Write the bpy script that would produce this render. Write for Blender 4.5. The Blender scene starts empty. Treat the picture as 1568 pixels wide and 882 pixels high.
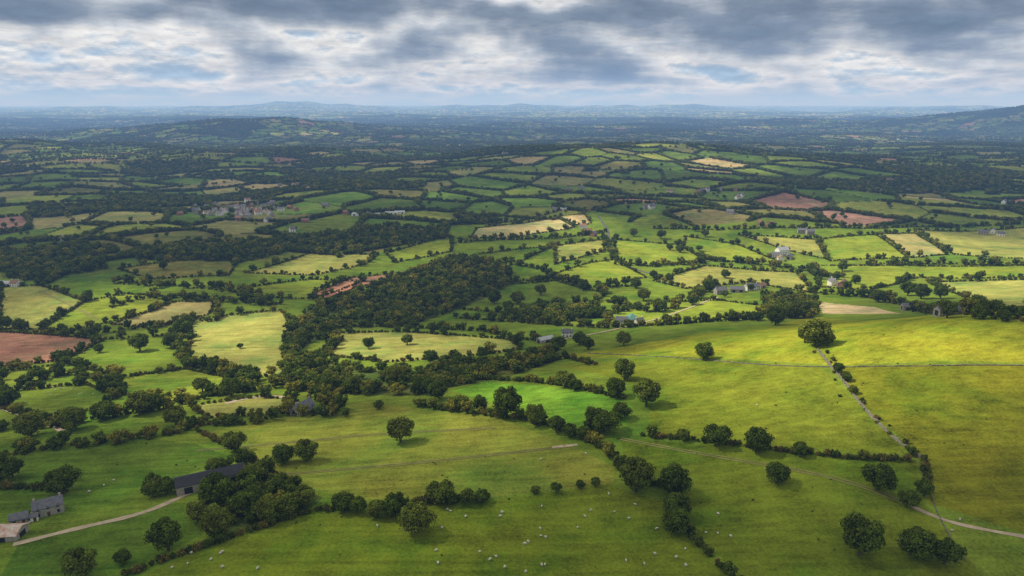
import bpy, math, random, time, bmesh
import numpy as np
from mathutils import Vector, Matrix
T0=time.time()
rng=np.random.default_rng(11); random.seed(5)
scene=bpy.context.scene
scene.view_settings.view_transform='Standard'
scene.view_settings.look='None'
scene.view_settings.exposure=0
COL=scene.collection

# ------------------------------------------------------------------ survey helpers
CAMZ=150.0; F=1045.3; PITCH=math.radians(15.2)
cp,sp=math.cos(PITCH),math.sin(PITCH)
def ss(a,b,t):
    t=np.clip((t-a)/(b-a),0,1); return t*t*(3-2*t)
def H(x,y):
    x=np.asarray(x,float); y=np.asarray(y,float)
    r=np.hypot(x,y)
    z=-65*ss(150,800,y-0.3*x)
    z=z+40*np.exp(-((x-360)/230)**2-((y-370)/130)**2)
    z=z+46*np.exp(-((x-560)/900)**2-((y-2550)/620)**2)
    z=z-55*ss(2600,5200,y)
    z=z+118*np.exp(-((x+2250)/1150)**2-((y-6100)/1000)**2)
    z=z+40*np.exp(-((x+2700)/900)**2-((y-3000)/1100)**2)
    z=z+262*np.exp(-((x-6050)/1250)**2-((y-7600)/1300)**2)
    m=ss(500,1200,r)
    z=z+m*(6*np.sin(x/140+1.3*np.sin(y/260))*np.sin(y/170+0.8)+5*np.sin(x/95+y/130))
    m2=ss(1200,2600,r)
    z=z+m2*(13*np.sin(x/430+y/900+1.0)*np.sin(y/520-x/800+.5)+8*np.sin(x/250-y/330+2))
    m3=ss(4000,9000,r)
    z=z+m3*(26*np.sin(x/1500+1.1*np.sin(y/2100))*np.sin(y/1300+x/3100)+14*np.sin(x/620+y/1200))
    m4=ss(16000,26000,r)
    a=np.arctan2(x,y)
    z=z+m4*(75+90*np.sin(a*9+1.0)*np.sin(a*4+.2)+55*np.sin(a*23+2)+25*np.sin(a*57)+14*np.sin(a*130))*np.exp(-((r-31000)/7000)**2)*1.3
    z=z+1.2*np.sin(x/37+1)*np.sin(y/45)*ss(120,300,r)
    return z
def W(px,py):
    """ground position seen on the bearing measured in the photograph"""
    px=np.atleast_1d(np.asarray(px,float)); py=np.atleast_1d(np.asarray(py,float))
    cx=(px-784)/F; cy=(441-py)/F
    dx=cx; dy=cp+cy*sp; dz=-sp+cy*cp
    n=np.sqrt(dx*dx+dy*dy+dz*dz); dx,dy,dz=dx/n,dy/n,dz/n
    t=np.full(px.shape,60.0); lo=t.copy(); hi=np.full(px.shape,50000.0); done=np.zeros(px.shape,bool)
    while not done.all():
        tn=t*1.006
        below=(CAMZ+dz*tn)<H(dx*tn,dy*tn)
        new=below&~done
        lo[new]=t[new]; hi[new]=tn[new]; done|=below
        t=tn
        if t[0]>50000: break
    for _ in range(20):
        mid=(lo+hi)/2
        b=(CAMZ+dz*mid)<H(dx*mid,dy*mid)
        hi=np.where(b,mid,hi); lo=np.where(b,lo,mid)
    return np.stack([dx*hi,dy*hi],1)
def WP(pts):
    a=np.array(pts,float); return W(a[:,0],a[:,1])
def dist3(x,y): return np.sqrt(x*x+y*y+(CAMZ-H(x,y))**2)
def hsh(i,j,k=0):
    v=np.sin(i*127.1+j*311.7+k*74.7)*43758.5453
    return v-np.floor(v)
def vnoise(x,y,k=0):
    i=np.floor(x); j=np.floor(y); fx=x-i; fy=y-j
    fx=fx*fx*(3-2*fx); fy=fy*fy*(3-2*fy)
    return (hsh(i,j,k)*(1-fx)+hsh(i+1,j,k)*fx)*(1-fy)+(hsh(i,j+1,k)*(1-fx)+hsh(i+1,j+1,k)*fx)*fy
def fbm(x,y,o=4,k=0):
    s=0;a=.5;t=0
    for n in range(o):
        s=s+a*vnoise(x*2**n+n*17.3,y*2**n-n*9.1,k); t+=a; a*=.5
    return s/t
def pip(x,y,poly):
    ins=np.zeros(x.shape,bool)
    bb=(x>=poly[:,0].min())&(x<=poly[:,0].max())&(y>=poly[:,1].min())&(y<=poly[:,1].max())
    idx=np.nonzero(bb)[0]
    if len(idx)==0: return ins
    X=x[idx];Y=y[idx];c=np.zeros(len(idx),bool); n=len(poly)
    for i in range(n):
        x1,y1=poly[i]; x2,y2=poly[(i+1)%n]
        if y1==y2: continue
        c^=((Y<y1)!=(Y<y2))&(X<(x2-x1)*(Y-y1)/(y2-y1)+x1)
    ins[idx]=c
    return ins

# ------------------------------------------------------------------ node helpers
def newmat(name):
    m=bpy.data.materials.new(name); m.use_nodes=True
    nt=m.node_tree; nt.nodes.clear()
    out=nt.nodes.new('ShaderNodeOutputMaterial')
    return m,nt,out
def N(nt,t,**kw):
    n=nt.nodes.new(t)
    for k,v in kw.items(): setattr(n,k,v)
    return n
def mth(nt,op,a,b=None,c=None):
    n=nt.nodes.new('ShaderNodeMath'); n.operation=op
    for i,v in enumerate((a,b,c)):
        if v is None: continue
        if isinstance(v,(int,float)): n.inputs[i].default_value=v
        else: nt.links.new(v,n.inputs[i])
    return n.outputs[0]
def mixc(nt,f,a,b,blend='MIX'):
    n=nt.nodes.new('ShaderNodeMix'); n.data_type='RGBA'; n.blend_type=blend
    for s,v in ((0,f),(6,a),(7,b)):
        if isinstance(v,(int,float)): n.inputs[s].default_value=v
        elif isinstance(v,tuple): n.inputs[s].default_value=(*v,1) if len(v)==3 else v
        else: nt.links.new(v,n.inputs[s])
    return n.outputs[2]
def noise(nt,vec,scale,detail=4,rough=.55):
    n=nt.nodes.new('ShaderNodeTexNoise'); n.inputs['Scale'].default_value=scale
    n.inputs['Detail'].default_value=detail; n.inputs['Roughness'].default_value=rough
    if vec is not None: nt.links.new(vec,n.inputs['Vector'])
    return n.outputs['Fac']
def mrange(nt,v,a,b,c,d):
    n=nt.nodes.new('ShaderNodeMapRange'); nt.links.new(v,n.inputs[0])
    for i,q in enumerate((a,b,c,d)): n.inputs[i+1].default_value=q
    return n.outputs[0]
def simple_mat(name,col,var=.25,scale=.6,rough=.85,col2=None):
    m,nt,out=newmat(name)
    g=N(nt,'ShaderNodeNewGeometry')
    f=noise(nt,g.outputs['Position'],scale,4,.6)
    c2=col2 if col2 else tuple(c*(1-var) for c in col)
    f=mrange(nt,f,.35,.65,0,1)
    c=mixc(nt,f,col,c2)
    b=N(nt,'ShaderNodeBsdfPrincipled'); b.inputs['Roughness'].default_value=rough
    b.inputs['Specular IOR Level'].default_value=.2
    nt.links.new(c,b.inputs['Base Color']); nt.links.new(b.outputs[0],out.inputs[0])
    return m

# ------------------------------------------------------------------ field layout
G1=(.195,.255,.026);G2=(.12,.18,.018);G3=(.085,.145,.015);GE=(.12,.25,.02);S=(.40,.35,.15);P=(.26,.28,.065);R=(.38,.20,.12);O=(.165,.165,.038)
FIELDS=[ # colour, outline, hedge type
((.125,.172,.012),[(180,900),(300,845),(390,812),(480,784),(600,784),(660,768),(760,765),(930,742),(1020,770),(1050,825),(1140,900)],0),
((.175,.21,.026),[(300,665),(430,640),(560,615),(640,625),(760,640),(870,680),(940,715),(940,740),(750,762),(540,765),(440,735),(360,690)],0),
((.115,.16,.012),[(950,672),(1400,705),(1420,780),(1520,900),(1145,900),(1045,790),(1035,745),(960,720)],0),
((.14,.18,.014),[(985,660),(1010,600),(850,560),(1020,545),(1255,562),(1310,615),(1390,695),(1200,690)],0),
((.145,.165,.011),[(1275,563),(1640,563),(1640,840),(1420,770),(1415,700),(1330,630)],0),
((.215,.245,.018),[(820,550),(1020,520),(1200,495),(1240,484),(1640,484),(1640,560),(1280,560),(1020,545)],0),
(GE,[(690,598),(740,586),(830,590),(920,605),(970,620),(960,650),(905,655),(860,645),(780,625)],0),
(G3,[(20,702),(200,668),(300,680),(355,700),(240,745),(100,752),(30,745)],0),
(G3,[(0,748),(90,752),(60,780),(0,800)],0),
(G3,[(30,830),(270,770),(300,770),(310,820),(200,870),(0,885)],0),
(G1,[(180,580),(285,565),(370,582),(380,600),(260,615),(190,605)],1),
(P,[(290,622),(400,607),(455,615),(440,632),(320,640)],1),
(G2,[(0,602),(130,588),(185,608),(130,630),(60,642),(0,625)],1),
(R,[(-60,506),(60,512),(158,520),(90,553),(-60,568)],1),
(G2,[(92,555),(160,520),(270,512),(285,565),(180,578)],1),
(P,[(290,490),(430,475),(450,500),(450,575),(370,578),(290,560)],1),
(P,[(500,510),(620,508),(780,520),(800,535),(700,548),(590,555),(500,545)],1),
(G1,[(0,570),(85,560),(60,590),(0,600)],1),
(P,[(0,440),(60,437),(130,462),(60,505),(0,505)],1),
(G1,[(130,462),(190,450),(265,455),(240,475),(110,507),(65,505)],1),
((.31,.29,.10),[(170,497),(270,462),(330,462),(320,482),(240,502)],1),
(O,[(180,412),(330,395),(365,400),(350,422),(230,428)],1),
(G1,[(370,442),(470,428),(560,430),(480,458),(380,455)],1),
(P,[(375,418),(480,386),(580,390),(560,405),(480,422)],1),
(G1,[(590,388),(690,362),(692,385),(605,402)],1),
(R,[(478,450),(540,425),(600,420),(590,432),(545,440),(505,462)],1),
(O,[(600,418),(660,403),(660,408),(600,425)],0),
(G1,[(905,402),(940,398),(990,425),(900,442),(850,420)],1),
(G1,[(940,367),(1040,375),(1080,400),(990,407),(945,400)],1),
(G1,[(1050,362),(1130,375),(1190,400),(1090,400),(1045,380)],1),
(P,[(1130,360),(1250,367),(1265,397),(1200,382)],1),
(G1,[(1252,367),(1340,360),(1390,395),(1270,400)],1),
((.30,.285,.10),[(1345,358),(1400,357),(1450,390),(1395,395)],1),
(P,[(1400,352),(1640,345),(1640,400),(1460,390)],1),
(P,[(1000,430),(1080,407),(1220,417),(1250,450),(1150,432),(1050,442)],1),
(G1,[(1250,407),(1400,407),(1640,407),(1640,428),(1400,425),(1330,445),(1255,440)],1),
(P,[(1420,432),(1640,428),(1640,472),(1480,457)],1),
(G2,[(690,472),(760,437),(850,430),(930,450),(900,470),(800,480)],1),
(G1,[(930,482),(1010,462),(1100,460),(1180,470),(1160,488),(1040,496),(930,500)],1),
((.46,.37,.19),[(1250,462),(1340,470),(1380,480),(1260,480)],0),
(P,[(850,377),(925,367),(925,385),(850,405)],1),
(G2,[(720,392),(850,377),(800,400),(740,402)],1),
(S,[(730,350),(850,332),(880,348),(780,365),(720,365)],1),
((.43,.35,.16),[(855,331),(895,328),(905,342),(880,345)],1),
]
FW=[(c,WP(p),h) for c,p,h in FIELDS]
ZONE=WP([(-80,448),(180,430),(370,400),(560,392),(700,345),(920,325),(1000,352),(1300,345),(1660,338),(1660,1000),(-80,1000)])
WOODS=[
([(445,495),(520,455),(600,430),(690,395),(770,402),(790,432),(700,475),(620,500),(560,485),(500,515),(450,540)],9,.6),
([(180,392),(300,372),(420,368),(560,350),(690,352),(680,366),(560,384),(450,384),(370,402),(250,400)],10,.65),
([(60,402),(150,396),(170,412),(80,424)],9,.6),
([(430,562),(470,548),(560,566),(650,570),(700,558),(850,538),(862,550),(780,577),(700,592),(640,606),(520,604),(440,598)],6.5,.34),
([(305,762),(345,712),(395,720),(440,745),(495,762),(470,783),(400,800),(350,825),(305,812)],7.5,.4),
([(800,472),(880,460),(920,470),(925,486),(840,498),(760,486)],9,.45),
([(1165,455),(1230,452),(1255,462),(1245,488),(1180,488)],8,.45),
([(0,385),(60,395),(100,420),(60,430),(0,425)],9,.6),
]
WW=[(WP(p),s,k) for p,s,k in WOODS]
BELTS=[
([(0,705),(60,688),(130,682),(250,668),(300,652),(380,650),(440,632),(530,636)],7,7,4),
([(95,655),(150,640),(250,625),(340,603),(385,600)],8,8,4),
([(45,590),(100,573),(170,585),(185,600)],8,8,4.2),
([(268,520),(290,560),(330,565),(385,575),(395,590)],8,8,4.4),
([(640,622),(700,630),(745,636),(800,642),(850,655),(890,670),(935,695),(975,735)],4,5.5,4.4),
([(700,588),(740,580),(830,586),(900,598),(960,612)],3,4.2,3),
([(500,500),(620,500),(750,508),(800,520),(850,525)],7,8,6),
([(850,425),(900,440),(970,438)],10,10,7),
([(930,462),(1000,478),(1040,470)],10,10,7),
([(700,487),(800,494),(930,502),(1030,497)],8,8,6),
([(170,470),(230,455),(330,460),(430,467)],12,9,6),
([(180,432),(330,442),(430,466)],22,10,5),
([(60,510),(140,512),(240,500),(290,492)],8,8,6),
([(1070,397),(1150,404),(1230,412),(1280,428)],14,10,6),
([(1255,450),(1330,455),(1400,470),(1500,485),(1600,497)],14,9,6),
([(1092,430),(1062,458)],10,9,6),
([(1330,405),(1440,404),(1600,407)],12,10,7),
([(925,362),(938,398)],5,8,7),
([(330,465),(335,490),(290,492)],7,8,6),
([(440,498),(450,580)],10,9,6),
([(230,747),(290,745)],5,6,3),
([(0,660),(45,650),(95,655)],8,7,4.5),
([(10,745),(0,735)],5,6,3),
([(400,600),(440,585),(470,598),(520,632)],10,8,4.5),
([(700,345),(780,340),(860,322),(920,322)],8,9,8),
([(690,440),(760,432),(850,428)],8,9,6),
([(520,520),(500,545)],7,8,6),
([(800,560),(870,548),(910,560)],5,5,4.5),
([(1030,497),(1100,490),(1170,490)],8,8,6),
([(780,405),(830,412),(850,428)],8,9,6),
([(1000,350),(1100,352),(1240,350),(1400,347),(1600,342)],8,9,8),
([(560,492),(600,502)],8,9,6),
([(940,405),(1000,408),(1080,403)],7,9,7),
([(700,372),(760,368),(850,365),(930,355)],7,9,8),
]
HEDGES=[
[(190,882),(290,846),(390,812),(480,783),(540,778),(600,783),(650,770),(750,763)],
[(975,737),(1035,748),(1038,790),(1065,830),(1110,875),(1150,905)],
[(985,667),(1045,673),(1100,678),(1160,687),(1225,694),(1300,702),(1392,706)],
[(1412,700),(1420,740)],
[(0,620),(60,635),(90,650)],
[(0,748),(60,748),(105,756)],
[(940,712),(975,735)],
[(300,658),(360,690),(430,735),(480,760)],
]
CA,CB,ROT=122.,155.,0.35
cr,sr=math.cos(ROT),math.sin(ROT)
def warp(x,y):
    return 38*np.sin(y/310+1)+16*np.sin(x/150+y/230), 38*np.sin(x/290+2)+16*np.sin(x/210-y/140)
def vor(x,y):
    wx,wy=warp(x,y); X=x+wx; Y=y+wy
    qx=(cr*X+sr*Y)/CA; qy=(-sr*X+cr*Y)/CB
    i0=np.floor(qx); j0=np.floor(qy)
    f1=np.full(x.shape,1e9); f2=f1.copy(); id1=np.zeros(x.shape); id2=id1.copy()
    p1=np.zeros((2,)+x.shape); p2=p1.copy()
    for a in (-1,0,1):
        for b in (-1,0,1):
            i=i0+a;j=j0+b
            sx=(i+.5+.7*(hsh(i,j,1)-.5)+.35*(j%2)-.17); sy=(j+.5+.8*(hsh(i,j,2)-.5))
            dx=(qx-sx)*CA; dy=(qy-sy)*CB
            d=np.hypot(dx,dy); h=hsh(i,j,3)
            c=d<f1
            f2=np.where(c,f1,np.minimum(f2,d))
            n2=(~c)&(d<=f2)
            id2=np.where(c,id1,np.where(n2,h,id2))
            P_=np.stack([sx*CA,sy*CB])
            p2=np.where(c,p1,np.where(n2,P_,p2))
            id1=np.where(c,h,id1); p1=np.where(c,P_,p1); f1=np.where(c,d,f1)
    return f1,f2,id1,id2,p1,p2,qx*CA,qy*CB
PAL=np.array([(.135,.185,.026),(.095,.15,.022),(.185,.22,.038),(.08,.135,.02),(.21,.22,.07),(.155,.158,.043),(.29,.245,.11),(.11,.19,.026),(.27,.165,.115),(.20,.19,.07)])
PTH=np.cumsum([.20,.18,.16,.13,.09,.09,.055,.07,.03,.03])
def woodmask(x,y):
    w=fbm(x/420+3,y/300+8,4,5)
    r=np.hypot(x,y)
    lowland=ss(900,1500,r)
    return (w>.634-.03*ss(3000,9000,r))&(lowland>.3)

# ------------------------------------------------------------------ ground sheet
def ground():
    rs=[3.]
    while rs[-1]<62000:
        r=rs[-1]
        if r<150: d=max(3,r*.12)
        else: d=min(max(.85,r*r*6.4e-6),.0085*r)
        rs.append(r+d)
    rs=np.array(rs)
    az=np.concatenate([np.linspace(-180,-43,110,endpoint=False),np.arange(-43,43,.085),np.linspace(43,180,110)])
    az=np.radians(az)
    nr,na=len(rs),len(az)
    A,Rr=np.meshgrid(az,rs)
    x=(Rr*np.sin(A)).ravel(); y=(Rr*np.cos(A)).ravel(); z=H(x,y)
    col=np.zeros((len(x),4)); col[:,3]=1
    r=np.hypot(x,y)
    far=r>600
    c=np.zeros((len(x),3)); c[:]=np.array(G2)
    f1,f2,id1,id2,p1,p2,_,_=vor(x[far],y[far])
    k=np.minimum(np.searchsorted(PTH,id1*PTH[-1]),len(PAL)-1)
    c[far]=PAL[k]*(.8+.4*hsh(id1*91.,id1*17.,4))[:,None]
    xf,yf,rf=x[far],y[far],r[far]
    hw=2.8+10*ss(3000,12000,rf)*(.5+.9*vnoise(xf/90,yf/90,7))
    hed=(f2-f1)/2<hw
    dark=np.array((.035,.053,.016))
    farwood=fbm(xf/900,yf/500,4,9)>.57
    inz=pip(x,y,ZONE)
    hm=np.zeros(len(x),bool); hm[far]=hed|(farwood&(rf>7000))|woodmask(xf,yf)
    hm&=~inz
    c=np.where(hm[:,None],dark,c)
    zv=np.array(G2)*1.1
    c=np.where(inz[:,None],zv,c)
    for cc,poly,h in FW:
        m=pip(x,y,poly); c[m]=np.array(cc)
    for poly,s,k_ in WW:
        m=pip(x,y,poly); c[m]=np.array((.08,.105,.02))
    col[:,:3]=c
    me=bpy.data.meshes.new('ground')
    me.vertices.add(len(x)); me.vertices.foreach_set('co',np.stack([x,y,z],1).ravel().astype(np.float32))
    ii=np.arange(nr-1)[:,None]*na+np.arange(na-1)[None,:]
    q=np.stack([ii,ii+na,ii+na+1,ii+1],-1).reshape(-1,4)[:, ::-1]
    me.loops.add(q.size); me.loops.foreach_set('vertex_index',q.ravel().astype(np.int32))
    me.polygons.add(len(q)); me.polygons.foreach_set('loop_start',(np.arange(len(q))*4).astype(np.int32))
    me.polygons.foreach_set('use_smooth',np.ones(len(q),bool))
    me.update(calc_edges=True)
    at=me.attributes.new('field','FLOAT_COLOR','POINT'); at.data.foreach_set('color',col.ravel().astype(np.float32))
    m,nt,out=newmat('grass_fields')
    g=N(nt,'ShaderNodeNewGeometry'); pos=g.outputs['Position']
    a=N(nt,'ShaderNodeAttribute',attribute_name='field')
    n1=noise(nt,pos,.013,3,.6); n2=noise(nt,pos,.075,5,.68); n3=noise(nt,pos,.9,3,.7)
    v=mth(nt,'ADD',mrange(nt,n1,.3,.7,.76,1.24),mrange(nt,n2,.3,.7,-.27,.27))
    v=mth(nt,'ADD',v,mrange(nt,n3,.3,.7,-.3,.3))
    for rot,amp,sc_ in ((.5,.12,(.012,.35,1)),(2.3,.10,(.008,.22,1))):
        mp=N(nt,'ShaderNodeMapping'); mp.inputs['Rotation'].default_value=(0,0,rot); mp.inputs['Scale'].default_value=sc_
        nt.links.new(pos,mp.inputs[0]); n4=noise(nt,mp.outputs[0],1,2,.5)
        v=mth(nt,'ADD',v,mrange(nt,n4,.35,.65,-amp,amp))
    vm=N(nt,'ShaderNodeVectorMath',operation='SCALE'); nt.links.new(a.outputs['Color'],vm.inputs[0]); nt.links.new(v,vm.inputs['Scale'])
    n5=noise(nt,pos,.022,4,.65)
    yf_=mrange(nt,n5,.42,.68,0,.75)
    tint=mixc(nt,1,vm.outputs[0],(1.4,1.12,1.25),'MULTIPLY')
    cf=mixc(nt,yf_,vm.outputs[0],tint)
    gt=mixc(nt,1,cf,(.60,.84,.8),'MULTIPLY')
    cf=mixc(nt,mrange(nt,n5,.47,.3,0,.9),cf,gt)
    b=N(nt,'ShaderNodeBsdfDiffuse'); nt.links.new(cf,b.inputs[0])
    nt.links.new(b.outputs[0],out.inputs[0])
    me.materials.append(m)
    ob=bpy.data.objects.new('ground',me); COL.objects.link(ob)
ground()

# ------------------------------------------------------------------ vegetation prototypes
def foliage_mat(name,dark,mid,light):
    m,nt,out=newmat(name)
    oi=N(nt,'ShaderNodeObjectInfo')
    at=N(nt,'ShaderNodeAttribute',attribute_name='leafv')
    rp=N(nt,'ShaderNodeValToRGB'); nt.links.new(oi.outputs['Random'],rp.inputs[0])
    e=rp.color_ramp.elements; e[0].position=0; e[0].color=(*dark,1); e[1].position=1; e[1].color=(*light,1)
    q=e.new(.6); q.color=(*mid,1)
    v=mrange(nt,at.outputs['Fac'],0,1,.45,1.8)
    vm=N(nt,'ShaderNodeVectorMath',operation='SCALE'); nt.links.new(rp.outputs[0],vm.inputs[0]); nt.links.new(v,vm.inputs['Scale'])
    d=N(nt,'ShaderNodeBsdfDiffuse'); nt.links.new(vm.outputs[0],d.inputs[0])
    t=N(nt,'ShaderNodeBsdfTranslucent'); nt.links.new(vm.outputs[0],t.inputs[0])
    mx=N(nt,'ShaderNodeMixShader'); mx.inputs[0].default_value=.3
    nt.links.new(d.outputs[0],mx.inputs[1]); nt.links.new(t.outputs[0],mx.inputs[2]); nt.links.new(mx.outputs[0],out.inputs[0])
    return m
M_FOL=foliage_mat('oak_foliage',(.07,.102,.013),(.10,.135,.016),(.15,.17,.024))
M_MIX=foliage_mat('mixed_foliage',(.065,.098,.014),(.11,.145,.018),(.26,.24,.032))
M_BUSH=foliage_mat('hedge_foliage',(.06,.088,.014),(.11,.12,.02),(.2,.15,.04))
M_BARK=simple_mat('bark',(.12,.09,.06),.4,2)
bm_=bmesh.new(); bmesh.ops.create_icosphere(bm_,subdivisions=1,radius=1)
ICV=np.array([p.co[:] for p in bm_.verts]); ICF=[[q.index for q in p.verts] for p in bm_.faces]; bm_.free()
def tube(p0,p1,r0,r1,n=6):
    p0=np.array(p0,float);p1=np.array(p1,float);d=p1-p0;d/=np.linalg.norm(d)
    u=np.cross(d,(0.3,.9,.1));u/=np.linalg.norm(u);w=np.cross(d,u)
    V=[]
    for p,r in((p0,r0),(p1,r1)):
        for k in range(n):
            a=2*math.pi*k/n; V.append(p+r*(math.cos(a)*u+math.sin(a)*w))
    return V,[[k,(k+1)%n,n+(k+1)%n,n+k] for k in range(n)]
def make_veg(name,seed,nl,nleaf,ls,mat,rx=3.3,ry=3.3,zc=4.7,rz=2.6,lr=(1.4,2.3),trunk=True):
    r=np.random.default_rng(seed)
    V=[];Fs=[];mi=[];lv=[]
    def add(v,f,m,l):
        o=len(V); V.extend([tuple(q) for q in v]); Fs.extend([[o+i for i in ff] for ff in f]); mi.extend([m]*len(f)); lv.extend(list(l))
    lobes=[]
    for i in range(nl):
        ga=i*2.39996+r.uniform(-.4,.4)
        hz=1-2*(i+.5)/nl
        rad=math.sqrt(max(0,1-hz*hz))*r.uniform(.7,1.15)
        c=np.array([rx*rad*math.cos(ga),ry*rad*math.sin(ga),zc+rz*hz*r.uniform(.75,1.1)])
        lobes.append((c,r.uniform(*lr)*(1-.2*abs(hz))))
    lobes.append((np.array([0,0,zc]),max(lr)*1.15))
    for c,R_ in lobes:
        tone=r.uniform(-.26,.26)
        jit=1+.25*(r.random(len(ICV))-.5)
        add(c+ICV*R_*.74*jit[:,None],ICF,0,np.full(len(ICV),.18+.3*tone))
        for k in range(nleaf):
            d=r.normal(size=3); d/=np.linalg.norm(d)
            if d[2]<-.3 and r.random()<.7: d[2]*=-1
            p=c+d*R_*r.uniform(.72,1.15)
            n_=d+r.normal(size=3)*.5; n_/=np.linalg.norm(n_)
            u=np.cross(n_,r.normal(size=3)); u/=np.linalg.norm(u); w=np.cross(n_,u)
            s=ls*r.uniform(.55,1.25)
            q=[p+u*s*r.uniform(.7,1.2),p+w*s*r.uniform(.5,1),p-u*s*r.uniform(.7,1.2),p-w*s*r.uniform(.5,1)]
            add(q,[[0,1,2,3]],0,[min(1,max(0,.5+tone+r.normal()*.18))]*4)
    if trunk:
        b=(r.uniform(-.3,.3),r.uniform(-.3,.3),zc-.6)
        v,f=tube((0,0,-.8),(b[0]*.5,b[1]*.5,1.3),.5,.36,8); add(v,f,1,np.zeros(len(v)))
        v,f=tube((b[0]*.5,b[1]*.5,1.3),b,.36,.22,8); add(v,f,1,np.zeros(len(v)))
        for c,R_ in lobes[::2]:
            v,f=tube((b[0]*.5,b[1]*.5,1.2+r.uniform(.2,1.6)),c,.17,.05,5); add(v,f,1,np.zeros(len(v)))
    me=bpy.data.meshes.new(name); me.from_pydata(V,[],Fs)
    me.materials.append(mat); me.materials.append(M_BARK)
    me.polygons.foreach_set('material_index',mi)
    at=me.attributes.new('leafv','FLOAT','POINT'); at.data.foreach_set('value',np.array(lv,np.float32))
    me.update(); return me
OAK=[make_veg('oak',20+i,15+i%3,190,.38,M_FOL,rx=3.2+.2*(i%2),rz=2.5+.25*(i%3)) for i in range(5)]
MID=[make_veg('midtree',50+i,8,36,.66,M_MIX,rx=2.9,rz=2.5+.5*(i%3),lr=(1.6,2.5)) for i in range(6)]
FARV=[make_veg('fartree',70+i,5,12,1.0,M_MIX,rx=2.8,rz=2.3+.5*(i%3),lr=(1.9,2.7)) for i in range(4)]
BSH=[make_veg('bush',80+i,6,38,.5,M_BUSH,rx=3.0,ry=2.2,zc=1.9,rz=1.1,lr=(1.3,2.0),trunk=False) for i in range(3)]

def coll(name):
    c=bpy.data.collections.new(name); COL.children.link(c); return c
C_OAK=coll('oak_trees'); C_MID=coll('ash_trees'); C_FAR=coll('sycamore_trees'); C_BSH=coll('hawthorn_bushes'); C_BLD=coll('buildings')
def place(name,me,x,y,s,c,sz=None,rz=None,dz=0):
    o=bpy.data.objects.new(name,me); c.objects.link(o)
    o.location=(x,y,float(H(x,y))+dz); o.rotation_euler=(0,0,random.uniform(0,6.28) if rz is None else rz)
    o.scale=(s,s,sz if sz else s); return o
TREES=[(613,660,48),(775,620,52),(735,620,26),(704,616,30),(820,638,36),(852,652,30),(872,660,26),(893,664,24),(925,645,48),(950,630,32),(990,605,48),(956,569,36),(943,596,34),(866,580,34),
(1247,512,52),(1232,514,30),(1265,520,26),(1077,540,30),(1098,667,42),(1158,678,42),(1225,690,24),(1046,667,22),(1190,727,38),(1345,735,46),(1390,765,30),(1415,750,28),(1317,828,62),(1402,836,48),(1446,850,40),
(973,733,56),(1030,740,56),(1035,775,46),(1033,800,44),(675,752,46),(636,795,58),(525,768,38),(605,778,40),(578,780,32),(550,775,28),(690,762,24),(715,762,28),(738,760,26),(820,750,16),(852,747,18),(888,742,16),(912,739,18),
(470,692,40),(435,697,36),(360,678,34),(374,702,30),(258,826,50),(125,868,46),(188,856,22),(97,740,42),(235,750,30),(255,745,32),(335,760,56),(332,805,46),(388,770,44),(430,745,40),(438,775,42),(465,762,40),(410,785,38),(385,735,36),(305,785,34),
(215,527,30),(280,505,30),(262,524,24),(565,527,20),(512,527,20),(624,520,22),(757,457,24),(792,457,24),(828,445,20),(778,470,20),(985,452,24),(1010,468,26),(973,435,18),(920,440,20),(893,437,20),(944,460,22),(855,526,28),(887,520,24),(900,527,24),(740,540,22),(700,550,22),(682,553,22),(660,548,20),(742,560,22),(955,520,26),(1000,420,16),(1025,427,16),(1040,382,13),(1012,360,16),(970,357,14),(1080,358,14),(1065,350,12),(1025,379,11),(1070,380,12),
(355,595,34),(310,590,28),(330,560,26),(115,645,36),(160,630,34),(215,620,40),(235,618,34),(270,640,34),(48,655,36),(15,610,30),(580,620,18),(500,588,38),(540,590,32),(605,575,30),(650,590,34),(670,600,34),(30,500,20),(10,497,18),(135,455,16),(560,465,14),(423,372,14),(250,408,14),(423,400,14),(680,360,12),
(1148,440,14),(1187,487,32),(1210,478,28),(1230,470,26),(1345,455,22),(1390,445,22),(1410,450,22),(1440,450,22),(1450,478,26),(1480,470,22),(1515,475,22),(1500,480,24),(1535,485,20),(1070,448,24),(1085,440,20),(1060,460,20),(1110,420,16),(1290,410,16),(1250,420,20),(1310,430,14),(880,590,22),(910,640,34),(20,720,28),(8,722,34),(330,715,26),(368,530,10),(152,535,14),(1283,565,18),(1296,578,16),(1306,598,14),(1395,692,14),(1160,485,18),(1130,485,16)]
bases=W([t[0] for t in TREES],[t[1]+t[2]*.34 for t in TREES])
for i,(t,b) in enumerate(zip(TREES,bases)):
    d=float(dist3(b[0],b[1])); w=min(t[2]*d/F,21)
    place('oak_tree',OAK[i%5],b[0],b[1],w/10.2,C_OAK,sz=w/10.2*random.uniform(.86,1.1))

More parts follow.
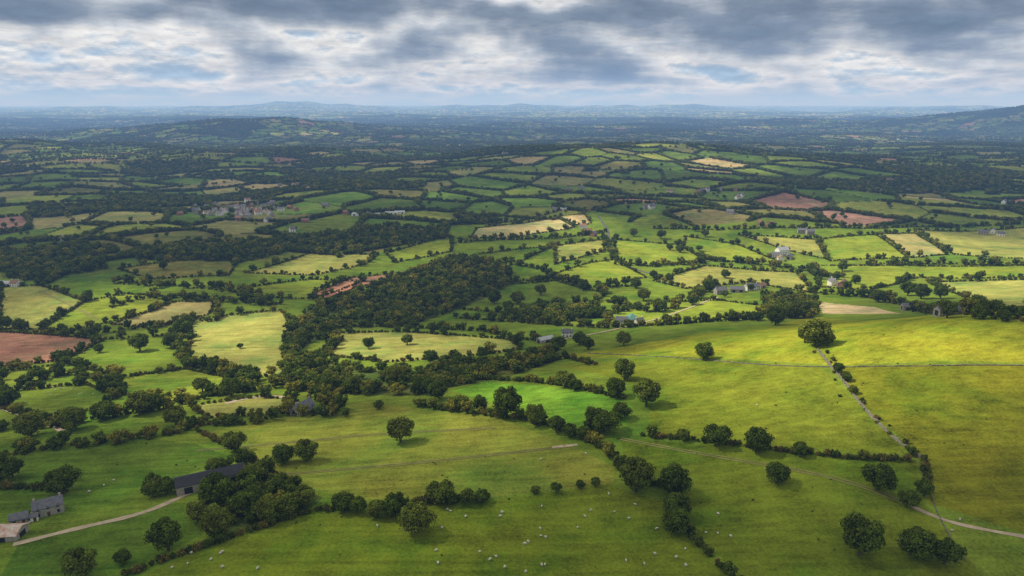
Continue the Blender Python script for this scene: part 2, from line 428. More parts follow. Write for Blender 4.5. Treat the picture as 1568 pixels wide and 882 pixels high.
TP=[];BP=[];HTP=[]
def dens(poly,step):
    out=[]
    for a,b in zip(poly[:-1],poly[1:]):
        L=np.hypot(*(b-a)); n=max(1,int(L/step))
        for k in range(n): out.append(a+(b-a)*(k+rng.random()*.6)/n)
    return np.array(out)
for pl,wd,sz,sp_ in BELTS:
    w=WP(pl); p=dens(w,sp_)
    p=p+rng.uniform(-.5,.5,p.shape)*wd
    s=sz*rng.uniform(.5,1.4,len(p))
    for q,k in zip(p,s): HTP.append((q[0],q[1],k))
    p=dens(w,3.4); p=p+rng.uniform(-.5,.5,p.shape)*wd*.7
    for q in p: BP.append((q[0],q[1],rng.uniform(2.8,4.8)))
for pl in HEDGES:
    w=WP(pl); p=dens(w,2.0); p=p+rng.uniform(-.6,.6,p.shape)
    for q in p: BP.append((q[0],q[1],rng.uniform(2.4,5)))
    p=dens(w,16)
    for q in p:
        if rng.random()<.55: HTP.append((q[0],q[1],rng.uniform(3.5,6.5)))
for c,poly,h in FW:
    if not h: continue
    pc=np.vstack([poly,poly[:1]])
    p=dens(pc,3.1); p=p+rng.uniform(-.6,.6,p.shape)
    for q in p: BP.append((q[0],q[1],rng.uniform(2.6,4.4)))
    p=dens(pc,9.5); p=p+rng.uniform(-1.8,1.8,p.shape)
    for q in p:
        if rng.random()<.62: HTP.append((q[0],q[1],rng.uniform(4.5,11.5)))
for poly,sz,kp in WW:
    mn,mx=poly.min(0),poly.max(0); st=sz*.62
    gx,gy=np.meshgrid(np.arange(mn[0],mx[0],st),np.arange(mn[1],mx[1],st)); gx=gx.ravel()+rng.uniform(-.5,.5,gx.size)*st; gy=gy.ravel()+rng.uniform(-.5,.5,gy.size)*st
    m=pip(gx,gy,poly)&((rng.random(gx.size)<kp)|(vnoise(gx/22,gy/22,3)>.7))&(vnoise(gx/26,gy/26,8)>.15)
    for a,b in zip(gx[m],gy[m]): TP.append((a,b,sz*(.5+1.0*rng.random()**1.3)))
def sector(n,r0,r1,power=2,half=47):
    a=np.radians(rng.uniform(-half,half,n)); u=rng.random(n)
    r=(r0**power+u*(r1**power-r0**power))**(1/power)
    return r*np.sin(a),r*np.cos(a)
RING=[]
for n,r0,r1,thr,smin,smax,wn,fn in ((210000,450,2600,11,4,10.5,60000,900),(360000,2600,6500,11,5,13,160000,2600),(300000,6500,14000,14,8,16,120000,1200)):
    ring=[]
    x,y=sector(n,r0,r1)
    f1,f2,i1,i2,p1,p2,qx,qy=vor(x,y)
    keep=((f2-f1)/2<thr)&(hsh(np.round((i1+i2)*1e4),0,3)>.08)&(i1!=i2)
    d=(p2-p1); L=np.hypot(d[0],d[1])+1e-6; nx,ny=d/L
    mx_,my_=(p1+p2)/2
    tt=(mx_-qx)*nx+(my_-qy)*ny
    X=qx+nx*tt; Y=qy+ny*tt
    wx=cr*X-sr*Y; wy=sr*X+cr*Y
    ux,uy=wx.copy(),wy.copy()
    for _ in range(4):
        a,b=warp(ux,uy); ux=wx-a; uy=wy-b
    keep&=np.hypot(ux-x,uy-y)<60
    ux=ux[keep];uy=uy[keep]
    nz=~pip(ux,uy,ZONE); ux=ux[nz];uy=uy[nz]
    ch=vnoise(ux/60,uy/60,11)
    s=rng.uniform(smin,smax,len(ux))*(.6+.8*ch)
    jj=rng.normal(0,1.2 if r0<2000 else 2.5,(2,len(ux)))
    ring.append(np.stack([ux+jj[0],uy+jj[1],s],1))
    x,y=sector(wn,r0,r1)
    m=woodmask(x,y)&~pip(x,y,ZONE)
    x=x[m];y=y[m]
    ring.append(np.stack([x,y,rng.uniform(8,14,len(x))*(1 if r0<2000 else 1.25 if r0<6000 else 1.7)],1))
    x,y=sector(fn,r0,r1)
    m=~pip(x,y,ZONE); ring.append(np.stack([x[m],y[m],rng.uniform(7,13,m.sum())],1))
    RING.append(np.vstack(ring))
def scatter(name,pts,coll_,nk,base,flat=1.0):
    pts=np.array(pts,float)
    me=bpy.data.meshes.new(name); me.vertices.add(len(pts))
    z=H(pts[:,0],pts[:,1])
    me.vertices.foreach_set('co',np.stack([pts[:,0],pts[:,1],z],1).ravel().astype(np.float32))
    s=pts[:,2]/base
    sc=np.stack([s*rng.uniform(.85,1.15,len(s)),s*rng.uniform(.85,1.15,len(s)),s*flat*rng.uniform(.75,1.15,len(s))],1)
    ro=np.zeros((len(s),3)); ro[:,2]=rng.uniform(0,6.28,len(s))
    a=me.attributes.new('scl','FLOAT_VECTOR','POINT'); a.data.foreach_set('vector',sc.ravel().astype(np.float32))
    a=me.attributes.new('rot','FLOAT_VECTOR','POINT'); a.data.foreach_set('vector',ro.ravel().astype(np.float32))
    a=me.attributes.new('pick','INT','POINT'); a.data.foreach_set('value',rng.integers(0,nk,len(s)).astype(np.int32))
    ob=bpy.data.objects.new(name,me); COL.objects.link(ob)
    ng=bpy.data.node_groups.new(name,'GeometryNodeTree')
    ng.interface.new_socket('Geometry',in_out='INPUT',socket_type='NodeSocketGeometry'); ng.interface.new_socket('Geometry',in_out='OUTPUT',socket_type='NodeSocketGeometry')
    gi=ng.nodes.new('NodeGroupInput'); go=ng.nodes.new('NodeGroupOutput')
    ci=ng.nodes.new('GeometryNodeCollectionInfo'); ci.inputs['Collection'].default_value=coll_
    ci.inputs['Separate Children'].default_value=True; ci.inputs['Reset Children'].default_value=True
    ip=ng.nodes.new('GeometryNodeInstanceOnPoints'); ip.inputs['Pick Instance'].default_value=True
    def na(n,t):
        q=ng.nodes.new('GeometryNodeInputNamedAttribute'); q.data_type=t; q.inputs[0].default_value=n; return q.outputs[0]
    ng.links.new(gi.outputs[0],ip.inputs['Points']); ng.links.new(ci.outputs[0],ip.inputs['Instance'])
    ng.links.new(na('pick','INT'),ip.inputs['Instance Index']); ng.links.new(na('rot','FLOAT_VECTOR'),ip.inputs['Rotation']); ng.links.new(na('scl','FLOAT_VECTOR'),ip.inputs['Scale'])
    ng.links.new(ip.outputs[0],go.inputs[0])
    md=ob.modifiers.new('inst','NODES'); md.node_group=ng
    return ob
mp_=W([100,640,905,1110,560,1290],[680,600,662,455,500,425])
for i in range(6): place('ash_tree',MID[i],mp_[i][0],mp_[i][1],.9,C_MID)
mp_=W([300,980,620,1200],[300,300,290,280])
for i in range(4): place('sycamore_tree',FARV[i],mp_[i][0],mp_[i][1],1.1,C_FAR)
mp_=W([80,1300,700],[752,702,764])
for i in range(3): place('hawthorn_bush',BSH[i],mp_[i][0],mp_[i][1],.5,C_BSH)
scatter('woodland',TP,C_MID,6,10)
scatter('hedgerow_trees',HTP,C_MID,6,10)
scatter('hedgerows',BP,C_BSH,3,8,1.25)
scatter('valley_hedgerow_trees',RING[0],C_MID,6,10,.9)
scatter('distant_trees',np.vstack(RING[1:]),C_FAR,4,10,.9)

# ------------------------------------------------------------------ tracks and walls
M_DIRT=simple_mat('track_dirt',(.52,.41,.28),.3,.3)
M_GTRK=simple_mat('worn_grass_track',(.24,.22,.07),.35,.2)
M_LANE=simple_mat('lane_asphalt',(.13,.125,.12),.3,.3)
M_DRY=simple_mat('drystone',(.25,.22,.16),.6,1.2)
def smooth_line(w,step):
    w=np.array(w)
    d=np.r_[0,np.cumsum(np.hypot(*np.diff(w,axis=0).T))]
    n=max(3,int(d[-1]/step)); t=np.linspace(0,d[-1],n)
    x=np.interp(t,d,w[:,0]);y=np.interp(t,d,w[:,1])
    k=max(1,min(7,n//6)); ker=np.ones(2*k+1)/(2*k+1)
    xp=np.pad(x,k,mode='reflect',reflect_type='odd'); yp=np.pad(y,k,mode='reflect',reflect_type='odd')
    return np.stack([np.convolve(xp,ker,'valid'),np.convolve(yp,ker,'valid')],1)
def strip(name,px,width,mat,off=.12,step=3,twin=False):
    p=smooth_line(WP(px),step); t=np.gradient(p,axis=0); t/=np.linalg.norm(t,axis=1)[:,None]+1e-9
    n=np.stack([-t[:,1],t[:,0]],1); V=[];Fc=[]
    for i in range(len(p)):
        w=width*.5*(1+.15*math.sin(i*1.3)+.1*math.sin(i*3.1))
        for s in (-1,-.33,.33,1):
            q=p[i]+n[i]*w*s; V.append((q[0],q[1],float(H(q[0],q[1]))+off))
    for i in range(len(p)-1):
        for k in ((0,2) if twin else (0,1,2)): Fc.append([i*4+k,i*4+k+1,i*4+5+k,i*4+4+k])
    me=bpy.data.meshes.new(name); me.from_pydata(V,[],Fc); me.materials.append(mat)
    o=bpy.data.objects.new(name,me); COL.objects.link(o)
def wall(name,px,h,w,mat):
    p=smooth_line(WP(px),1.6); t=np.gradient(p,axis=0); t/=np.linalg.norm(t,axis=1)[:,None]+1e-9
    n=np.stack([-t[:,1],t[:,0]],1); V=[];Fc=[]
    for i in range(len(p)):
        z=float(H(*p[i])); hh=h*random.uniform(.35,1.15)
        for s,zz in ((-1,-.4),(-.75,hh),(.75,hh*random.uniform(.85,1.1)),(1,-.4)):
            q=p[i]+n[i]*w*.5*(s+random.uniform(-.3,.3)); V.append((q[0],q[1],z+zz))
    for i in range(len(p)-1):
        for k in range(3): Fc.append([i*4+k,i*4+4+k,i*4+5+k,i*4+k+1])
    me=bpy.data.meshes.new(name); me.from_pydata(V,[],Fc); me.materials.append(mat)
    o=bpy.data.objects.new(name,me); COL.objects.link(o)
strip('farm_track',[(20,834),(60,824),(130,806),(200,792),(250,776),(275,760),(296,752)],3.0,M_DIRT)
strip('farm_track',[(1392,773),(1440,797),(1500,810),(1600,828)],1.8,M_DIRT)
strip('worn_path',[(950,672),(1100,700),(1250,725),(1340,748),(1392,773)],2.4,M_GTRK,twin=True)
strip('worn_path',[(430,727),(560,716),(720,700),(845,686),(880,682)],2.4,M_GTRK,twin=True)
strip('farm_track',[(845,685),(862,683),(884,681)],1.8,M_DIRT)
strip('farm_track',[(345,618),(390,607),(425,606),(448,612),(458,620)],4,M_DIRT)
strip('lane',[(915,330),(930,350),(935,375),(945,402),(990,418),(1030,428)],4,M_LANE,.3)
strip('lane',[(1100,455),(1060,470),(1000,490),(930,508),(860,520)],2.6,M_DIRT,.3)
strip('lane',[(0,625),(60,643),(95,660)],3,M_DIRT,.2)
strip('worn_path',[(60,445),(110,468),(150,490)],3,M_GTRK,.2,twin=True)
strip('worn_path',[(300,690),(420,680),(560,665),(760,655)],2.2,M_GTRK,twin=True)
wall('dry_stone_wall',[(1252,535),(1270,560),(1290,580),(1310,610),(1345,650),(1385,685),(1412,703)],1.1,1.3,M_DRY)
wall('dry_stone_wall',[(900,541),(1020,547),(1180,560),(1280,563),(1420,561),(1640,563)],.7,.6,M_DRY)
wall('dry_stone_wall',[(1412,706),(1420,740),(1440,800),(1480,860)],.5,.4,M_DRY)
wl=WP([(1252,535),(1270,560),(1290,580),(1310,610),(1345,650),(1385,685),(1412,703),(1420,745)])
p=dens(wl,3.2); p=p+rng.normal(0,1.8,p.shape); k=rng.random(len(p))<.6
scatter('gorse_scrub',np.stack([p[k][:,0],p[k][:,1],rng.uniform(1.2,3.8,k.sum())],1),C_BSH,3,8,1.2)
sx_=[]
for cx_,cy_,n,a_,b_ in ((1180,610,14,120,25),(620,730,16,150,25),(1450,640,10,90,50),(250,700,8,70,20),(1250,780,12,120,40),(800,820,8,260,30),(1350,520,10,120,18),(720,720,10,120,20)):
    q=W(cx_+rng.normal(0,a_,n),cy_+rng.normal(0,b_,n))
    for a in q: sx_.append((a[0],a[1],rng.uniform(.5,1.2)))
scatter('pasture_scrub',sx_,C_BSH,3,8,1.0)

# ------------------------------------------------------------------ buildings
M_STONE=simple_mat('stone_wall',(.40,.36,.31),.35,1.2)
M_WHITE=simple_mat('white_render',(.78,.76,.70),.1,.5)
M_BRICK=simple_mat('brick_wall',(.36,.2,.14),.3,1)
M_SLATE=simple_mat('slate_roof',(.17,.17,.19),.3,.8)
M_TILE=simple_mat('clay_tile_roof',(.29,.165,.12),.3,.8)
M_RUST=simple_mat('rusty_tin_roof',(.6,.54,.48),.3,.5,col2=(.42,.17,.08))
M_BLACK=simple_mat('black_sheet_roof',(.035,.037,.045),.3,.4,.5)
M_GREEN=simple_mat('green_sheet_roof',(.12,.3,.26),.2,.4,.5)
M_GREY=simple_mat('grey_sheet_roof',(.45,.46,.48),.2,.4,.5)
M_GLASS=simple_mat('window_glass',(.03,.035,.045),.2,1,.1)
M_DOOR=simple_mat('door_paint',(.12,.06,.04),.2,1,.6)
def boxm(x0,x1,y0,y1,z0,z1):
    v=[(x0,y0,z0),(x1,y0,z0),(x1,y1,z0),(x0,y1,z0),(x0,y0,z1),(x1,y0,z1),(x1,y1,z1),(x0,y1,z1)]
    return v,[[0,3,2,1],[4,5,6,7],[0,1,5,4],[1,2,6,5],[2,3,7,6],[3,0,4,7]]
def house_parts(L,Wd,h,pitch,wm,rm,chim=True,barn=False):
    rise=Wd/2*math.tan(math.radians(pitch)); parts=[]
    a,b=L/2,Wd/2
    v=[(-a,-b,-1.5),(a,-b,-1.5),(a,b,-1.5),(-a,b,-1.5),(-a,-b,h),(a,-b,h),(a,b,h),(-a,b,h),(-a,0,h+rise),(a,0,h+rise)]
    parts.append(('walls',v,[[0,1,5,4],[2,3,7,6],[1,2,6,9,5],[3,0,4,8,7]],wm))
    o=.35;t=.2; sl=rise/b; V=[];Fc=[]
    for s in (-1,1):
        base=len(V)
        for x in (-a-o,a+o):
            V+= [(x,s*(b+o),h-o*sl+.03),(x,0,h+rise+.03),(x,0,h+rise+.03+t),(x,s*(b+o),h-o*sl+.03+t)]
        q=[[0,1,5,4],[3,7,6,2],[0,4,7,3],[0,3,2,1],[4,5,6,7]]
        Fc+=[[base+i for i in f] for f in q]
    parts.append(('roof',V,Fc,rm))
    V=[];Fc=[]
    def ab(*k):
        v,f=boxm(*k); o_=len(V); V.extend(v); Fc.extend([[o_+i for i in ff] for ff in f])
    if not barn:
        n=max(2,int(L/3)); fl=[1.0] if h<4 else [.9,3.3]
        for z in fl:
            for k in range(n):
                x=-a+L*(k+.5)/n
                if z==fl[0] and k==n//2: continue
                for s in(-1,1): ab(x-.5,x+.5,*sorted((s*(b-.1),s*(b+.04))),z,z+1.25)
        for s in (-1,1): ab(*sorted((s*(a-.1),s*(a+.04))),-.5,.5,1,2.2)
        parts.append(('windows',V[:],Fc[:],M_GLASS)); V.clear();Fc.clear()
        x=-a+L*(n//2+.5)/n
        for s in(-1,1): ab(x-.5,x+.5,*sorted((s*(b-.1),s*(b+.05))),0,2.1)
        parts.append(('door',V[:],Fc[:],M_DOOR)); V.clear();Fc.clear()
        if chim:
            for s in(-1,1): ab(s*(a-.7)-.4,s*(a-.7)+.4,-.35,.35,h+rise-.6,h+rise+1.1)
            parts.append(('chimneys',V[:],Fc[:],wm))
    else:
        for s in(-1,1): ab(*sorted((s*(a-.1),s*(a+.05))),-1.8,1.8,0,h*.85)
        for k in range(max(1,int(L/8))):
            x=-a+L*(k+.5)/max(1,int(L/8)); ab(x-1.6,x+1.6,-b-.05,-b+.1,0,h*.8)
        parts.append(('doorways',V[:],Fc[:],M_GLASS))
    return parts
def house(name,px,py,L,Wd,h,rot,wm,rm,pitch=38,chim=True,barn=False,xy=None,joined=False):
    p=W(px,py)[0] if xy is None else xy
    z=float(H(p[0],p[1])); parts=house_parts(L,Wd,h,pitch,wm,rm,chim,barn)
    if joined:
        V=[];Fc=[];mi=[];ms=[]
        for k,(n,v,f,m) in enumerate(parts):
            o=len(V);V+=v;Fc+=[[o+i for i in q] for q in f];mi+=[k]*len(f);ms.append(m)
        me=bpy.data.meshes.new(name);me.from_pydata(V,[],Fc)
        for m in ms: me.materials.append(m)
        me.polygons.foreach_set('material_index',mi)
        e=bpy.data.objects.new(name,me);C_BLD.objects.link(e)
    else:
        e=bpy.data.objects.new(name,None); C_BLD.objects.link(e)
        for n,v,f,m in parts:
            me=bpy.data.meshes.new(n); me.from_pydata(v,[],f); me.materials.append(m)
            o=bpy.data.objects.new(n,me); C_BLD.objects.link(o); o.parent=e
    e.location=(p[0],p[1],z); e.rotation_euler=(0,0,math.radians(rot))
house('stone_farmhouse',76,785,10,6,4.2,32,M_STONE,M_SLATE)
house('stone_outbuilding',32,800,6,4.5,2.8,25,M_STONE,M_SLATE,35,False)
house('tin_roof_barn',12,822,11,8,2.8,5,M_STONE,M_RUST,22,False,True)
house('farm_shed',50,797,4,3,2.2,30,M_WHITE,M_SLATE,30,False)
house('black_roof_barn',324,742,27,9,4.6,28,M_STONE,M_BLACK,24,False,True)
house('slate_roof_cottage',465,632,11,7,4,60,M_STONE,M_SLATE,42)
house('farm_barn',452,632,9,5,3,50,M_STONE,M_SLATE,35,False,True)
house('green_roof_barn',965,494,17,9,4,70,M_WHITE,M_GREEN,25,False,True)
house('white_farmhouse',952,497,11,7,5,-10,M_WHITE,M_SLATE)
house('white_farmhouse',978,498,8,6,4.5,30,M_WHITE,M_SLATE)
house('stone_farmhouse',1103,450,13,8,5.2,12,M_STONE,M_SLATE)
house('stone_barn',1128,447,16,8,4,-8,M_STONE,M_SLATE,35,False,True)
house('white_farmhouse',1150,444,15,8,5,15,M_WHITE,M_SLATE)
house('stone_barn',1165,441,12,7,4,40,M_STONE,M_TILE,35,False,True)
house('white_farmhouse',1197,390,18,10,8,20,M_WHITE,M_GREY)
house('white_cottage',1186,394,12,8,5,-20,M_WHITE,M_SLATE)
house('stone_barn',1208,396,14,8,4.5,60,M_STONE,M_SLATE,35,False,True)
house('white_cottage',1195,399,10,8,4.5,80,M_WHITE,M_TILE)
house('brick_house',900,358,14,9,6,15,M_BRICK,M_TILE)
house('brick_house',909,362,12,8,6,60,M_BRICK,M_SLATE)
house('brick_house',893,350,12,8,6,-20,M_WHITE,M_TILE)
house('farm_barn',835,524,13,7,3.5,30,M_STONE,M_GREY,25,False,True)
house('white_cottage',868,515,9,6,4,0,M_WHITE,M_SLATE)
house('stone_barn',1395,475,16,7,4,-10,M_STONE,M_SLATE,35,False,True)
house('farm_barn',1450,483,14,7,4,0,M_STONE,M_SLATE,35,False,True)
K=[(M_WHITE,M_SLATE),(M_BRICK,M_TILE),(M_STONE,M_SLATE),(M_WHITE,M_TILE),(M_STONE,M_SLATE)]
vs=[]
for _ in range(60): vs.append((random.gauss(370,34),random.gauss(323,4.5),0))
for _ in range(14): vs.append((random.uniform(260,500),random.uniform(300,345),0))
for x_,y_ in ((548,330),(572,331),(600,328),(612,327),(10,437),(862,322)): vs.append((x_,y_,1))
for x_,y_ in ((565,331),(530,328),(25,438),(95,368),(1505,359),(1520,357),(1532,361),(1228,357),(1240,359),(1165,345),(1180,347),(1118,328),(1075,294),(850,323),(890,290),(640,225),(1275,437),(1345,294),(455,262),(470,263),(870,292),(1068,296),(1083,293),(1290,440),(448,355)): vs.append((x_,y_,0))
for _ in range(50): vs.append((random.gauss(1330,45),random.gauss(211,2.5),0))
for _ in range(40): vs.append((random.gauss(1130,35),random.gauss(200,2.5),0))
for _ in range(14):
    a_,b_=random.uniform(0,1568),random.uniform(205,320)
    for _k in range(random.randint(1,4)): vs.append((a_+random.gauss(0,8),b_+random.gauss(0,1.3),0))
pts=W([v[0] for v in vs],[v[1] for v in vs])
for v,p in zip(vs,pts):
    if np.hypot(*p)>20000: continue
    if v[2]==1: house('farm_shed',0,0,random.uniform(18,28),random.uniform(9,12),4,random.uniform(-15,15),M_WHITE,M_GREY,18,False,True,xy=p,joined=True)
    else:
        w_,r_=random.choice(K); q_=1.0
        house('village_house',0,0,q_*random.uniform(9,15),q_*random.uniform(7,9),q_*random.uniform(4.5,6),random.uniform(0,180),w_,r_,xy=p,joined=True)

# ------------------------------------------------------------------ sheep
def sheep_mesh():
    me=bpy.data.meshes.new('sheepskel')
    v=[(0,0,.62),(.35,0,.64),(-.4,0,.62),(.58,0,.8),(.78,0,.86),(.95,0,.78),(-.55,0,.55)]
    e=[(0,1),(0,2),(1,3),(3,4),(4,5),(2,6)]
    r=[.3,.27,.29,.15,.1,.06,.05]
    for s in(-1,1):
        b=len(v); v+=[(.38,.14*s,.38),(.36,.14*s,.2),(.38,.14*s,.0)]; e+=[(1,b),(b,b+1),(b+1,b+2)]; r+=[.08,.045,.04]
        b=len(v); v+=[(-.36,.15*s,.42),(-.47,.15*s,.24),(-.42,.15*s,.0)]; e+=[(2,b),(b,b+1),(b+1,b+2)]; r+=[.1,.05,.04]
        b=len(v); v+=[(.74,.14*s,.9)]; e+=[(4,b)]; r+=[.03]
    me.from_pydata(v,e,[]); o=bpy.data.objects.new('tmp',me); COL.objects.link(o)
    o.modifiers.new('s','SKIN')
    for i,q in enumerate(me.skin_vertices[0].data): q.radius=(r[i],r[i]); q.use_root=(i==0)
    dg=bpy.context.evaluated_depsgraph_get(); m2=bpy.data.meshes.new_from_object(o.evaluated_get(dg))
    bpy.data.objects.remove(o); m2.name='sheep'
    m2.materials.clear(); m2.materials.append(simple_mat('wool',(.6,.57,.48),.15,4)); return m2
SM=sheep_mesh(); C_SH=coll('sheep_flock')
sp0=W(750,858)[0]; place('sheep',SM,sp0[0],sp0[1],.95,C_SH)
SP=[]
for cx_,cy_,n,sx_,sy_ in ((740,855,4,60,12),(820,828,4,18,6),(900,795,5,50,14),(965,775,4,20,14),(1040,835,6,35,22),(330,850,8,50,12),(640,800,6,50,12),(1000,850,4,60,15),(680,780,3,40,8),(150,740,6,40,8),(110,600,10,40,7),(1159,622,1,2,2),(820,870,4,60,6),(870,700,2,20,5),(1490,800,2,30,10),(1100,815,2,20,15)):
    q=W(cx_+rng.normal(0,sx_,n),cy_+rng.normal(0,sy_,n))
    for a in q: SP.append((a[0],a[1],.88*rng.uniform(.85,1.1)))
scatter('flock_of_sheep',SP,C_SH,1,1)

# ------------------------------------------------------------------ sun and unseen shade clouds
SAZ=math.radians(-72); SEL=math.radians(47)
SD=np.array([math.sin(SAZ)*math.cos(SEL),math.cos(SAZ)*math.cos(SEL),math.sin(SEL)])
su=bpy.data.lights.new('sun','SUN'); su.energy=5.0; su.angle=math.radians(.53); su.color=(1,.94,.79)
so=bpy.data.objects.new('sun',su); COL.objects.link(so); so.rotation_euler=Vector(SD).to_track_quat('Z','Y').to_euler(); so.location=(-500,0,800)
PATCH=[(370,520,120,50,1),(560,580,150,32,1.05),(1090,400,240,80,1.1),(1420,522,270,46,1.1),(850,608,120,30,.95),(650,685,200,44,.62),(1060,245,140,15,1.1),(860,345,110,20,1.05),(130,475,120,30,.9),(80,605,100,22,.7),(1320,378,260,36,1.1),(650,530,150,20,.9),(380,620,80,16,1.05),(500,203,60,4,1),(1330,212,60,4,.9),(650,420,110,34,.6),(1050,470,170,28,1.05),(230,575,80,25,.8),(1180,640,200,44,.45),(760,800,230,50,.34),(1420,440,180,24,1),(1150,320,150,14,.6),(700,300,100,9,.4),(960,425,110,24,.95),(1480,620,110,40,.3),(250,330,60,6,.4),(380,323,80,8,.35),(590,328,50,6,.55),(560,400,110,16,.6),(160,720,80,20,.15)]
PC=[]
for a,b,c_,d_,e_ in PATCH:
    q=WP([(a,b),(a-c_,b),(a+c_,b),(a,b-d_),(a,b+d_)]); dd=np.hypot(*q[0])
    PC.append((q[0],min(.28*dd,max(30,c_*dd/F)),min(.18*dd,max(30,abs(q[3][1]-q[4][1])/2)),e_))
DECK=2000.
gx=np.arange(-11000,11001,40.); gy=np.arange(-2500,13000,40.)
X,Y=np.meshgrid(gx,gy); x=X.ravel();y=Y.ravel()
t=(DECK+50)/SD[2]; gx_=x-SD[0]*t; gy_=y-SD[1]*t
Lm=np.zeros(x.shape)
rr=np.hypot(gx_,gy_)
am=40+.07*np.minimum(rr,4000)
nx_=gx_+2.4*am*(fbm(gx_/130,gy_/130,4,21)-.5); ny_=gy_+2.4*am*(fbm(gx_/130,gy_/130,4,22)-.5)
for c,rx,ry,e_ in PC:
    r2=((nx_-c[0])/rx)**2+((ny_-c[1])/ry)**2
    Lm=np.maximum(Lm,e_*np.minimum(1,1.35*np.exp(-r2**1.8*.8)))
nz=fbm(gx_/500,gy_/350,5,31)
Lm=Lm+.03+(nz-.5)*.42+.65*ss(.56,.66,fbm(gx_/900,gy_/600,4,33))*ss(2300,4000,rr)
D=1-np.clip(Lm,0,1)  # cover opens where sun patches are wanted on the ground
me=bpy.data.meshes.new('shade_cloud_deck'); me.vertices.add(len(x))
me.vertices.foreach_set('co',np.stack([x,y,DECK+120*(fbm(x/900,y/900,4,41)-.5)],1).ravel().astype(np.float32))
na=len(gx); ii=np.arange(len(gy)-1)[:,None]*na+np.arange(na-1)[None,:]
q=np.stack([ii,ii+na,ii+na+1,ii+1],-1).reshape(-1,4)
q=q[D[q].max(1)>.02]
me.loops.add(q.size); me.loops.foreach_set('vertex_index',q.ravel().astype(np.int32))
me.polygons.add(len(q)); me.polygons.foreach_set('loop_start',(np.arange(len(q))*4).astype(np.int32)); me.update(calc_edges=True)
at=me.attributes.new('cover','FLOAT','POINT'); at.data.foreach_set('value',D.astype(np.float32))
m,nt,out=newmat('unseen_shade_cloud')
a=N(nt,'ShaderNodeAttribute',attribute_name='cover')
al=mrange(nt,a.outputs['Fac'],.0,1,0,.92)
tr=N(nt,'ShaderNodeBsdfTransparent'); tl=N(nt,'ShaderNodeBsdfTranslucent'); tl.inputs[0].default_value=(.33,.34,.34,1)
mx=N(nt,'ShaderNodeMixShader'); nt.links.new(al,mx.inputs[0]); nt.links.new(tr.outputs[0],mx.inputs[1]); nt.links.new(tl.outputs[0],mx.inputs[2]); nt.links.new(mx.outputs[0],out.inputs[0])
me.materials.append(m); ob=bpy.data.objects.new('unseen_shade_cloud',me); COL.objects.link(ob)  # sheet kept above the frame, added to cast shaped shade on the fields

sig=np.array((2.9e-5,4.1e-5,6.2e-5)); Aair=np.array((.47,.60,.75))
m,nt,out=newmat('haze')
va=N(nt,'ShaderNodeVolumeAbsorption'); va.inputs['Density'].default_value=1e-4; va.inputs['Color'].default_value=(*(1-sig/1e-4),1)
em=N(nt,'ShaderNodeEmission'); em.inputs['Strength'].default_value=1e-4; em.inputs['Color'].default_value=(*(sig*Aair/1e-4),1)  # airlight is a constant glow of the volume, in place of scattered sunlight
ad=N(nt,'ShaderNodeAddShader'); nt.links.new(va.outputs[0],ad.inputs[0]); nt.links.new(em.outputs[0],ad.inputs[1]); nt.links.new(ad.outputs[0],out.inputs['Volume'])
v,f=boxm(-75000,75000,-75000,75000,-700,640)
me=bpy.data.meshes.new('air_haze'); me.from_pydata(v,[],f); me.materials.append(m)
ob=bpy.data.objects.new('air_haze',me); COL.objects.link(ob)

# ------------------------------------------------------------------ sky
w=bpy.data.worlds.new('World'); scene.world=w; w.use_nodes=True; nt=w.node_tree; nt.nodes.clear()
try: w.cycles.sampling_method='NONE'
except Exception: pass
out=nt.nodes.new('ShaderNodeOutputWorld'); bg=nt.nodes.new('ShaderNodeBackground'); bg.inputs[1].default_value=.1
nt.links.new(bg.outputs[0],out.inputs[0])
sk=nt.nodes.new('ShaderNodeTexSky'); sk.sky_type='NISHITA'; sk.sun_disc=False; sk.sun_elevation=SEL; sk.sun_rotation=SAZ
tc=nt.nodes.new('ShaderNodeTexCoord'); sx=nt.nodes.new('ShaderNodeSeparateXYZ'); nt.links.new(tc.outputs['Generated'],sx.inputs[0])
x,y,z=sx.outputs
zz=mth(nt,'MAXIMUM',z,0.0)
den=mth(nt,'ADD',zz,.09)
cb=nt.nodes.new('ShaderNodeCombineXYZ'); nt.links.new(mth(nt,'DIVIDE',x,den),cb.inputs[0]); nt.links.new(mth(nt,'DIVIDE',y,den),cb.inputs[1]); cb.inputs[2].default_value=3.3
n1=noise(nt,cb.outputs[0],.55,7,.52)
def billow(dz):
    c2=nt.nodes.new('ShaderNodeCombineXYZ'); nt.links.new(mth(nt,'MULTIPLY',x,7),c2.inputs[0]); nt.links.new(mth(nt,'MULTIPLY',y,7),c2.inputs[1])
    nt.links.new(mth(nt,'MULTIPLY',mth(nt,'ADD',z,dz),20),c2.inputs[2])
    return noise(nt,c2.outputs[0],1.25,9,.55)
n2=billow(0); n2u=billow(.005)
d=mth(nt,'ADD',mth(nt,'MULTIPLY_ADD',mth(nt,'SUBTRACT',n1,.5),.8,.5),mth(nt,'MULTIPLY',mth(nt,'SUBTRACT',n2,.5),.95))
az=mth(nt,'ARCTAN2',x,y)
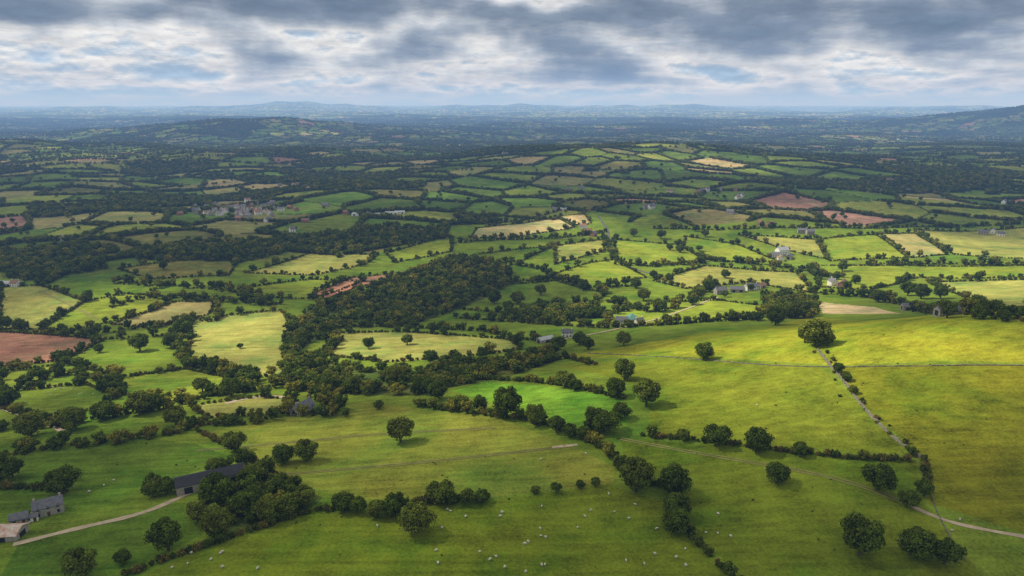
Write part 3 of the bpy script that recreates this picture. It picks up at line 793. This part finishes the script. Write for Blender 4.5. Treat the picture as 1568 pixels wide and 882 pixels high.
def gauss(a0,e0,ra,re,amp):
    p=mth(nt,'POWER',mth(nt,'ABSOLUTE',mth(nt,'DIVIDE',mth(nt,'SUBTRACT',az,a0),ra)),2)
    q=mth(nt,'POWER',mth(nt,'ABSOLUTE',mth(nt,'DIVIDE',mth(nt,'SUBTRACT',z,e0),re)),2)
    return mth(nt,'MULTIPLY',mth(nt,'EXPONENT',mth(nt,'MULTIPLY',mth(nt,'ADD',p,q),-1)),amp)
for gq in ((-.60,.105,.22,.017,.22),(-.24,.126,.16,.026,.30),(.40,.102,.36,.026,.30),(.0,.134,.07,.010,-.12),(-.08,.082,.11,.010,-.06),(.1,.125,.9,.022,.06),(0,.045,2,.025,.035)):
    d=mth(nt,'ADD',d,gauss(*gq))
rp=nt.nodes.new('ShaderNodeValToRGB'); nt.links.new(d,rp.inputs[0]); e=rp.color_ramp.elements
e[0].position=.36; e[0].color=(.36,.50,.68,1); e[1].position=.84; e[1].color=(.10,.13,.17,1)
for p_,c_ in ((.42,(.56,.64,.73)),(.48,(.86,.84,.80)),(.53,(.68,.69,.70)),(.60,(.40,.43,.47)),(.69,(.19,.22,.27))):
    k=e.new(p_); k.color=(*c_,1)
lit=mth(nt,'MULTIPLY_ADD',mth(nt,'SUBTRACT',n2,n2u),3.5,1.0)
lit=mth(nt,'MINIMUM',mth(nt,'MAXIMUM',lit,.8),1.25)
sc=nt.nodes.new('ShaderNodeVectorMath'); sc.operation='SCALE'; nt.links.new(rp.outputs[0],sc.inputs[0]); nt.links.new(mth(nt,'MULTIPLY',lit,10),sc.inputs['Scale'])
cl=mixc(nt,.94,sk.outputs[0],sc.outputs[0])
nt.links.new(cl,bg.inputs[0])

# ------------------------------------------------------------------ camera
cd=bpy.data.cameras.new('camera'); cd.sensor_width=36; cd.lens=24; cd.clip_start=1; cd.clip_end=200000
co=bpy.data.objects.new('camera',cd); COL.objects.link(co); co.location=(0,0,CAMZ); co.rotation_euler=(math.radians(90)-PITCH,0,0)
scene.camera=co
print('T total',time.time()-T0)
